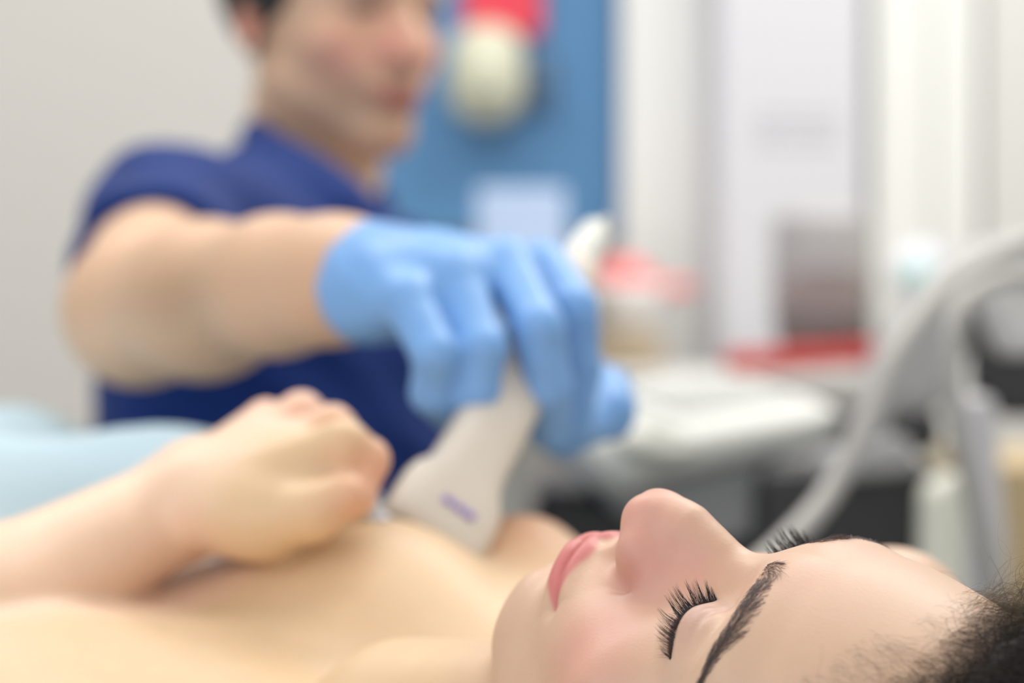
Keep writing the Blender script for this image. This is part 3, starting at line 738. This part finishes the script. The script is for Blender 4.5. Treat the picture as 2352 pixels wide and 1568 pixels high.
# cabinet with a lilac white door, cream tall cabinet beside it
CREAM = pmat('cream_laminate', (.72, .73, .70), rough=.5, noise=.02, nscale=3)
LILAC = pmat('lilac_white_laminate', (.60, .60, .635), rough=.45)
cb = empty('storage_cabinet', P(1820, 1200, 3.2), 'tall lilac-white cabinet with faint grey writing on its door', 'cabinet')
cb.location.z = 0
x0, x1 = P(1635, 0, 3.12)[0], P(1995, 0, 3.12)[0]
box('carcass', (x0, 3.13, 0), (x1, 3.39, 2.2), LILAC, cb, .004); cdoor = box('door', (x0+.008, 3.105, .1), (x1-.008, 3.128, 2.19), LILAC, cb, .005)
tube_obj('handle', [P(1965, 620, 3.10), P(1965, 620, 3.075), P(1965, 760, 3.075), P(1965, 760, 3.10)], .006, pmat('satin_metal', (.6, .6, .6), rough=.35, metal=1), cdoor, 24, 10)
ink = pmat('grey_writing', (.52, .52, .56), rough=.6)
g = np.random.default_rng(4); vv, qq, b = [], [], 0
for ln in range(3):
    x = 1735
    while x < 1915:
        w_ = g.uniform(8, 26); y_ = 262+ln*32; a_ = P(x, y_+9, 3.104); b_ = P(x+w_, y_-9, 3.104)
        r0 = np.array([[a_[0], 3.1042, a_[2]], [b_[0], 3.1042, a_[2]], [b_[0], 3.1042, b_[2]], [a_[0], 3.1042, b_[2]]]); r1 = r0.copy(); r1[:, 1] = 3.106
        v_, q_ = bm_loft([r0, r1]); vv.append(v_); qq.append(q_+b); b += len(v_); x += w_+g.uniform(4, 10)
adopt(npmesh('writing', np.concatenate(vv), np.concatenate(qq), ink, smooth=False), cdoor)
tc_ = empty('tall_cabinet', P(2150, 1200, 3.1), 'tall cream cabinet with two doors at the right of the lilac cabinet', 'cabinet'); tc_.location.z = 0
x0, x1 = P(1995, 0, 3.12)[0]+.004, .602; xm = P(2160, 0, 3.05)[0]
box('carcass', (x0, 3.13, 0), (x1, 3.39, 2.3), CREAM, tc_, .004)
box('door', (x0+.001, 3.105, .1), (xm-.001, 3.128, 2.29), CREAM, tc_, .004); box('door', (xm+.001, 3.105, .1), (x1-.001, 3.128, 2.29), CREAM, tc_, .004)
rc = box('side_panel', (.606, 3.09, 0), (P(2520, 0, 2.9)[0], 3.38, 2.3), pmat('pale_grey_panel', (.60, .595, .57), rough=.5))
rc.name = 'grey_cabinet'; tag(rc, 'pale grey cabinet side at the far right edge', 'cabinet')
wd = pbox('drawer_unit', 2296, 1065, 2560, 2600, 2.35, .4, pmat('beech', (.55, .42, .24), rough=.5, noise=.12, nscale=4)); wd.name = 'wooden_drawer_unit'
wl = P(2296, 1065, 2.35); bpy.data.objects.remove(wd)
wd = box('wooden_drawer_unit', (wl[0], 2.35, 0), (wl[0]+.13, 2.75, wl[2]), bpy.data.materials['beech']); tag(wd, 'low beech drawer unit at the lower right edge behind the hoses', 'drawer unit')
# ------------------------------------------------------------------ white counter with the things on it
COUNT = pmat('white_counter', (.58, .57, .54), rough=.4)
ct = empty('counter', (P(1700, 800, 2.7)[0], 2.7, 0), 'white counter carrying the grey bin and the red items', 'counter')
zc = P(0, 858, 2.46)[2]
box('worktop', (P(1395, 0, 2.5)[0], 2.45, zc-.03), (P(2120, 0, 2.5)[0], 3.02, zc), COUNT, ct, .006)
box('cupboard', (P(1440, 0, 2.5)[0], 2.50, .08), (P(2100, 0, 2.5)[0], 3.0, zc-.032), CREAM, ct, .005)
box('plinth', (P(1460, 0, 2.5)[0], 2.55, 0), (P(2080, 0, 2.5)[0], 2.98, .08), pmat('grey_plinth', (.3, .3, .3), rough=.6), ct, .003)
# grey bin
def lathe(name, prof, c, mat, root, n=40, sy=1.0):
    rings = [[[c[0]+r*math.cos(a), c[1]+r*sy*math.sin(a), c[2]+z] for a in np.arange(n)*2*PI/n] for r, z in prof]
    V, Qd = bm_loft(rings); return adopt(npmesh(name, V, Qd, mat), root)
gb = P(1885, 800, 2.62); gb[2] = zc+.004
bn = empty('monitor', gb, 'grey rounded canister standing in the red tray on the counter', 'canister'); bn.name = 'canister'
lathe('canister_body', [(.022, .006), (.036, .010), (.047, .028), (.0515, .055), (.052, .066)], gb, pmat('dark_grey_plastic', (.17, .16, .16), rough=.5), bn)
lathe('canister_lid', [(.052, .068), (.0525, .11), (.052, .158), (.049, .166), (.035, .170), (.015, .171)], gb, pmat('mid_grey_plastic', (.40, .385, .39), rough=.45), bn)
tr_ = gb.copy(); tr_[2] = zc
tray = empty('tray', tr_, 'long red tray on the counter under the grey canister', 'tray')
def trayfn(Q):
    Q = Q.astype(f32); d = rbox(Q, tr_+np.array([-.020, -.05, .017]), (.080, .09, .0125), .009, rotm(0, -4, -12))
    return smax(d, -rbox(Q, tr_+np.array([-.020, -.05, .026]), (.074, .084, .020), .010, rotm(0, -4, -12)), .002)
V, Qd = surface(trayfn, axis([(tr_[0]-.16, tr_[0]+.14, .004)]), axis([(tr_[1]-.2, tr_[1]+.10, .004)]), axis([(tr_[2]-.03, tr_[2]+.07, .003)]))
adopt(npmesh('tray_body', V, Qd, pmat('red_plastic', (.52, .04, .035), rough=.4)), tray)
# white bowl heaped with something red, on the near end of the counter
bw = P(1432, 772, 3.10)
bowl = empty('bowl', bw, 'white bowl with a red cloth in it, right of the gloved hand', 'bowl')
lathe('bowl_body', [(.022, 0), (.030, .003), (.044, .025), (.054, .058), (.056, .066), (.053, .066), (.049, .058)], bw, pmat('white_ceramic', (.88, .88, .88), rough=.25), bowl)
def clothfn(Q):
    Q = Q.astype(f32); d = ell(Q, bw+np.array([-.002, 0, .072]), (.040, .036, .028)); d = smin(d, ell(Q, bw+np.array([.058, .01, .062]), (.034, .02, .010)), f32(.015))
    return d+f32(.003)*np.sin(Q[:, 0]*170)*np.sin(Q[:, 2]*150+Q[:, 1]*90)
V, Qd = surface(clothfn, axis([(bw[0]-.07, bw[0]+.12, .003)]), axis([(bw[1]-.06, bw[1]+.06, .003)]), axis([(bw[2]+.01, bw[2]+.13, .003)]))
cl_ = npmesh('cloth', V-bw, Qd, pmat('pink_red_cloth', (.85, .22, .22), rough=.8)); cl_.location = bw; tag(cl_, 'crumpled pinkish red cloth heaped in the white bowl', 'cloth')
sh2 = box('shelf', (bw[0]-.11, 2.99, bw[2]-.036), (bw[0]+.045, 3.295, bw[2]-.001), pmat('tan_wood', (.42, .33, .22), rough=.5), bev=.004); tag(sh2, 'short tan wooden shelf carrying the white bowl', 'shelf')
st_ = P(1195, 640, 3.0)
sh_ = box('shelf', (st_[0]-.09, 2.92, st_[2]-.022), (st_[0]+.10, 3.38, st_[2]), COUNT); tag(sh_, 'narrow white wall shelf carrying the pale blue carton', 'shelf')
# ------------------------------------------------------------------ ultrasound machine
PUTTY = pmat('putty_plastic', (.64, .65, .62), rough=.45, noise=.02, nscale=5); DARK = pmat('charcoal_plastic', (.030, .030, .033), rough=.45)
GREY = pmat('grey_plastic', (.33, .33, .335), rough=.45); LIGHT = pmat('light_grey_plastic', (.62, .62, .61), rough=.45)
um = empty('ultrasound_machine', (P(1750, 1200, 2.1)[0], 2.1, 0), 'ultrasound machine: pale keyboard console over a dark body, hoses at its right', 'ultrasound machine')
def prism(name, pix_, d0, d1, mat, root, bev=.008):
    """solid between two depths whose front outline is given as points on the plane at d0"""
    bm = bmesh.new(); f0 = [bm.verts.new(Vector(P(x, y, d0))) for x, y in pix_]
    off = d1-d0; f1 = [bm.verts.new(v.co+Vector((0, off, 0))) for v in f0]
    n = len(f0); bm.faces.new(f0); bm.faces.new(f1[::-1])
    for i in range(n): bm.faces.new([f0[i], f1[i], f1[(i+1) % n], f0[(i+1) % n]])
    bmesh.ops.recalc_face_normals(bm, faces=bm.faces[:])
    bmesh.ops.bevel(bm, geom=bm.edges[:], offset=bev, segments=3, affect='EDGES', profile=.5, clamp_overlap=True)
    me = bpy.data.meshes.new(name); bm.to_mesh(me); bm.free()
    o = link(name, me, mat); return adopt(o, root)
# console slab, tilted towards the doctor
ca, cb_ = P(1385, 1062, 1.86), P(1915, 968, 1.98)
def console(Q):
    Q = Q.astype(f32); m = (ca+cb_)/2; u = (cb_-ca); L = np.linalg.norm(u); u /= L
    vv_ = np.array([0, .97, .22]); vv_ -= u*(vv_@u); vv_ /= np.linalg.norm(vv_); w_ = np.cross(u, vv_); R = np.stack([u, vv_, w_], 1)
    d = rbox(Q, m+vv_*.065, (L/2, .085, .018), .016, R)
    d = smin(d, ell(Q, ca+vv_*.02+np.array([.012, 0, .004]), (.030, .05, .026), R), f32(.02))
    return smax(d, -ell(Q, ca+vv_*.12+w_*.028+u*.06, (.05, .055, .016), R), f32(.006)), m, u, vv_, w_, R
_, cm, cu, cv, cw, CR = console(np.zeros((1, 3)))
V, Qd = surface(lambda Q: console(Q)[0], axis([(.02, .34, .005)]), axis([(1.72, 2.24, .006)]), axis([(.76, 1.04, .004)]))
con = adopt(npmesh('console', V, Qd, PUTTY), um)
kb = []
if cw[2] < 0: cw = -cw
vv, qq, b = [], [], 0
for i in range(9):
    for j in range(4):
        c_ = cm+cv*(.03+j*.023)+cu*(-.015+i*.0125)+cw*.0185
        q = [[c_+cu*(a_*.0045)+cv*(e_*.008)+cw*h_ for a_, e_ in ((-1, -1), (1, -1), (1, 1), (-1, 1))] for h_ in (-.001, .0035)]
        v_, q_ = bm_loft(q); vv.append(v_); qq.append(q_+b); b += len(v_)
pc = cm-cu*.088-cv*.02+cw*.018
V, Qd = surface(lambda Q: smax(ell(Q.astype(f32), pc, (.030, .045, .012), CR), -ell(Q.astype(f32), pc+cw*.016, (.026, .040, .012), CR), f32(.003)), *[axis([(pc[k]-.06, pc[k]+.06, .003)]) for k in range(3)])
adopt(npmesh('control_dish', V, Qd, pmat('grey_green_plastic', (.36, .37, .33), rough=.5)), con)
vv_, qq_ = np.concatenate(vv), np.concatenate(qq)
o = adopt(npmesh('keys', np.concatenate(vv), np.concatenate(qq), pmat('key_plastic', (.62, .64, .62), rough=.5), smooth=False), con); tag(o, 'rows of pale keys', kind='stuff')
# dark underside and body
prism('underside', [(1345, 1100), (1925, 1030), (1965, 1120), (1880, 1235), (1640, 1250), (1420, 1185)], 1.93, 2.15, GREY, um, .012)
prism('front_cover', [(1235, 1120), (1560, 1150), (1750, 1120), (1760, 1330), (1200, 1370)], 1.98, 2.20, DARK, um, .012)
prism('column', [(1420, 1300), (1760, 1250), (1760, 3000), (1420, 3000)], 2.00, 2.24, DARK, um, .02)
prism('side_cover', [(1740, 1075), (2130, 1060), (2175, 1110), (2130, 1180), (2140, 1420), (1730, 1420)], 1.90, 2.16, DARK, um, .02)
prism('ledge', [(1895, 1040), (2090, 1000), (2110, 1060), (2080, 1092), (1880, 1110)], 1.86, 2.05, GREY, um, .012)
prism('recess', [(1925, 960), (2120, 925), (2170, 960), (2160, 1040), (1930, 1050)], 1.92, 2.10, DARK, um, .012)
prism('arm_cover', [(1985, 950), (2050, 800), (2150, 640), (2240, 560), (2420, 520), (2420, 700), (2260, 720), (2200, 900), (2150, 960)], 2.00, 2.12, pmat('silver_grey_plastic', (.43, .43, .43), rough=.4), um, .02)
prism('screen_back', [(2235, 700), (2420, 640), (2420, 960), (2300, 960), (2238, 900)], 1.96, 1.99, DARK, um, .01)
prism('bracket', [(2295, 560), (2420, 540), (2420, 800), (2330, 830), (2280, 700)], 1.82, 1.90, LIGHT, um, .012)
# feet
z0 = 0.0
fx = P(1590, 0, 2.1)[0]
box('base', (fx-.13, 1.85, .06), (fx+.26, 2.40, .22), GREY, um, .03, 3)
for sx_, sy_ in ((-.10, 1.92), (.22, 1.92), (-.10, 2.33), (.22, 2.33)):
    V, Qd = bm_loft([[[fx+sx_+x_, sy_+.035*math.cos(a), .036+.035*math.sin(a)] for a in np.arange(20)*2*PI/20] for x_ in (-.012, .012)])
    adopt(npmesh('wheel', V, Qd, DARK), um)
# white posts on the right
for q, d0, mat, nm in (([(2130, 1120), (2215, 1075), (2275, 1400), (2275, 2900), (2140, 2900), (2125, 1300)], 1.82, pmat('ivory_plastic', (.86, .87, .76), rough=.5), 'post'),
                       ([(2228, 910), (2290, 905), (2318, 1250), (2318, 2900), (2262, 2900), (2240, 1200)], 1.75, pmat('pale_lilac_plastic', (.60, .59, .61), rough=.45), 'post')):
    o = prism(nm, q, d0, d0+.05, mat, um, .01)
HOSE = pmat('grey_hose', (.44, .43, .41), rough=.5)
tube_obj('hose', [P(1560, 1800, 1.98), P(1585, 1600, 1.72), P(1630, 1430, 1.56), P(1690, 1345, 1.52), P(1800, 1250, 1.55), P(1905, 1130, 1.58), P(1990, 965, 1.60), P(2062, 800, 1.62), P(2170, 660, 1.66), P(2290, 585, 1.70), P(2430, 540, 1.74)], .0078, HOSE, um, 70, 14)
tube_obj('hose', [P(2430, 640, 1.80), P(2300, 640, 1.76), P(2215, 690, 1.72), P(2188, 800, 1.70), P(2196, 980, 1.70), P(2235, 1140, 1.72), P(2270, 1300, 1.74), P(2290, 1500, 1.78), P(2262, 1700, 1.80)], .0072, HOSE, um, 70, 14)
tube_obj('hose', [P(2360, 700, 1.86), P(2230, 670, 1.84), P(2120, 760, 1.84), P(2050, 900, 1.86), P(2010, 1010, 1.88)], .0050, pmat('silver_hose', (.50, .50, .50), rough=.4), um, 50, 12)
# small round teal sticker on the cream cabinet
kn = empty('sticker', P(2112, 622, 3.03), 'round pale sticker with a teal centre on the cream cabinet', 'sticker')
def disc(name, c, r, th, mat, root):
    V, Qd = bm_loft([[[c[0]+rr*math.cos(a), c[1]+y_, c[2]+rr*math.sin(a)] for a in np.arange(32)*2*PI/32] for rr, y_ in ((r, 0), (r, -th))]); return adopt(npmesh(name, V, Qd, mat, smooth=False), root)
disc('ring', P(2112, 622, 3.103), .034, .003, pmat('pale_lilac_print', (.74, .76, .84), rough=.5), kn)
disc('centre', P(2112, 632, 3.0995), .015, .002, pmat('teal_print', (.18, .62, .50), rough=.5), kn)
# ------------------------------------------------------------------ couch, pillow and drape
bed = empty('examination_couch', (BN[0], BN[1], 0), 'padded examination couch under the woman', 'couch')
def slab(name, s0, s1, q0, q1, z0_, z1_, mat, r=.03):
    h = ((s1-s0)/2, (q1-q0)/2, (z1_-z0_)/2); bm = bmesh.new(); bmesh.ops.create_cube(bm, size=1)
    for v in bm.verts: v.co = Vector((v.co.x*h[0]*2, v.co.y*h[1]*2, v.co.z*h[2]*2))
    bmesh.ops.bevel(bm, geom=bm.edges[:], offset=r, segments=4, affect='EDGES', profile=.5)
    M_ = Matrix([[bs[0], bq[0], 0], [bs[1], bq[1], 0], [0, 0, 1]])
    c_ = Bp((s0+s1)/2, (q0+q1)/2, (z0_+z1_)/2)
    for v in bm.verts: v.co = M_ @ v.co + Vector(c_)
    me = bpy.data.meshes.new(name); bmesh.ops.recalc_face_normals(bm, faces=bm.faces[:]); bm.to_mesh(me); bm.free()
    for p in me.polygons: p.use_smooth = True
    o = link(name, me, mat); return adopt(o, bed)
slab('mattress', -.42, 1.35, -.30, .27, .545, .629, pmat('blue_grey_vinyl', (.30, .36, .40), rough=.45))
slab('frame', -.36, 1.30, -.26, .23, .48, .542, pmat('white_steel', (.75, .75, .74), rough=.35), .01)
for s_ in (-.25, 1.18):
    for q_ in (-.2, .17): slab('leg', s_-.025, s_+.025, q_-.025, q_+.025, 0, .48, bpy.data.materials['white_steel'], .006)
def pil(Q):
    T = (Q.astype(f32)-np.array([BN[0], BN[1], 0], f32)) @ BR.astype(f32)
    d = rbox(T, (-.17, 0, .672), (.16, .20, .034), .030); d -= .018*gau(T, (-.17, 0, .72), (.12, .17, .05)); return smax(d, -(body_patient(Q)-f32(.002)), f32(.004))
V, Qd = surface(pil, axis([(-.2, .38, .008)]), axis([(.55, 1.25, .008)]), axis([(.62, .78, .005)]))
# hollow under the head: keep the pillow outside the body
o = npmesh('pillow', V, Qd, pmat('white_pillowcase', (.80, .80, .76), rough=.8, bump=.3, bscale=60)); tag(o, 'white pillow under the woman\'s head', 'pillow')
n_s, n_q = 90, 80
S_ = np.linspace(.285, 1.62, n_s); Qq = np.linspace(-.36, .34, n_q); gs, gq = np.meshgrid(S_, Qq, indexing='ij')
pts = np.stack([BN[0]+bs[0]*gs+bq[0]*gq, BN[1]+bs[1]*gs+bq[1]*gq], -1)
edge = np.clip((np.abs(gq+.015)-.27)/.08, 0, 1)
top = .862+.050*np.exp(-((gs-.55)/.24)**2)*np.exp(-((gq-.12)/.17)**2)+.018*np.sin(gs*19+gq*9)*np.exp(-((gs-.6)/.4)**2)+.008*np.sin(gq*34-gs*13)-.055*np.clip((gs-.75)/.4, 0, 1)
top -= .07*np.clip((.38-gs)/.07, 0, 1)*np.clip((.17-gq)/.06, 0, 1)
top -= .30*edge**1.3+.02*np.clip((-gq-.1)/.2, 0, 1)
V = np.concatenate([pts.reshape(-1, 2), top.reshape(-1, 1)], 1)
i, j = np.meshgrid(np.arange(n_s-1), np.arange(n_q-1), indexing='ij'); a = (i*n_q+j).ravel(); Qd = np.stack([a, a+1, a+n_q+1, a+n_q], 1)
dr = npmesh('drape', V, Qd, pmat('pale_blue_drape', (.47, .62, .70), rough=.75, bump=.2, bscale=120))
sm = dr.modifiers.new('thickness', 'SOLIDIFY'); sm.thickness = .004; tag(dr, 'pale blue drape covering the woman below the chest', 'drape')
# doctor's stool
sl = empty('stool', (P(650, 0, 1.9)[0], 1.92, 0), 'round stool the man sits on', 'stool')
lathe('seat', [(.10, .0), (.165, .01), (.17, .05), (.15, .07), (.05, .075)], (sl.location.x, 1.92, .50), pmat('black_vinyl', (.03, .03, .03), rough=.5), sl)
lathe('stem', [(.03, .06), (.03, .50)], (sl.location.x, 1.92, 0), bpy.data.materials['satin_metal'], sl)
lathe('foot', [(.16, .0), (.16, .02), (.04, .06)], (sl.location.x, 1.92, 0), bpy.data.materials['satin_metal'], sl)
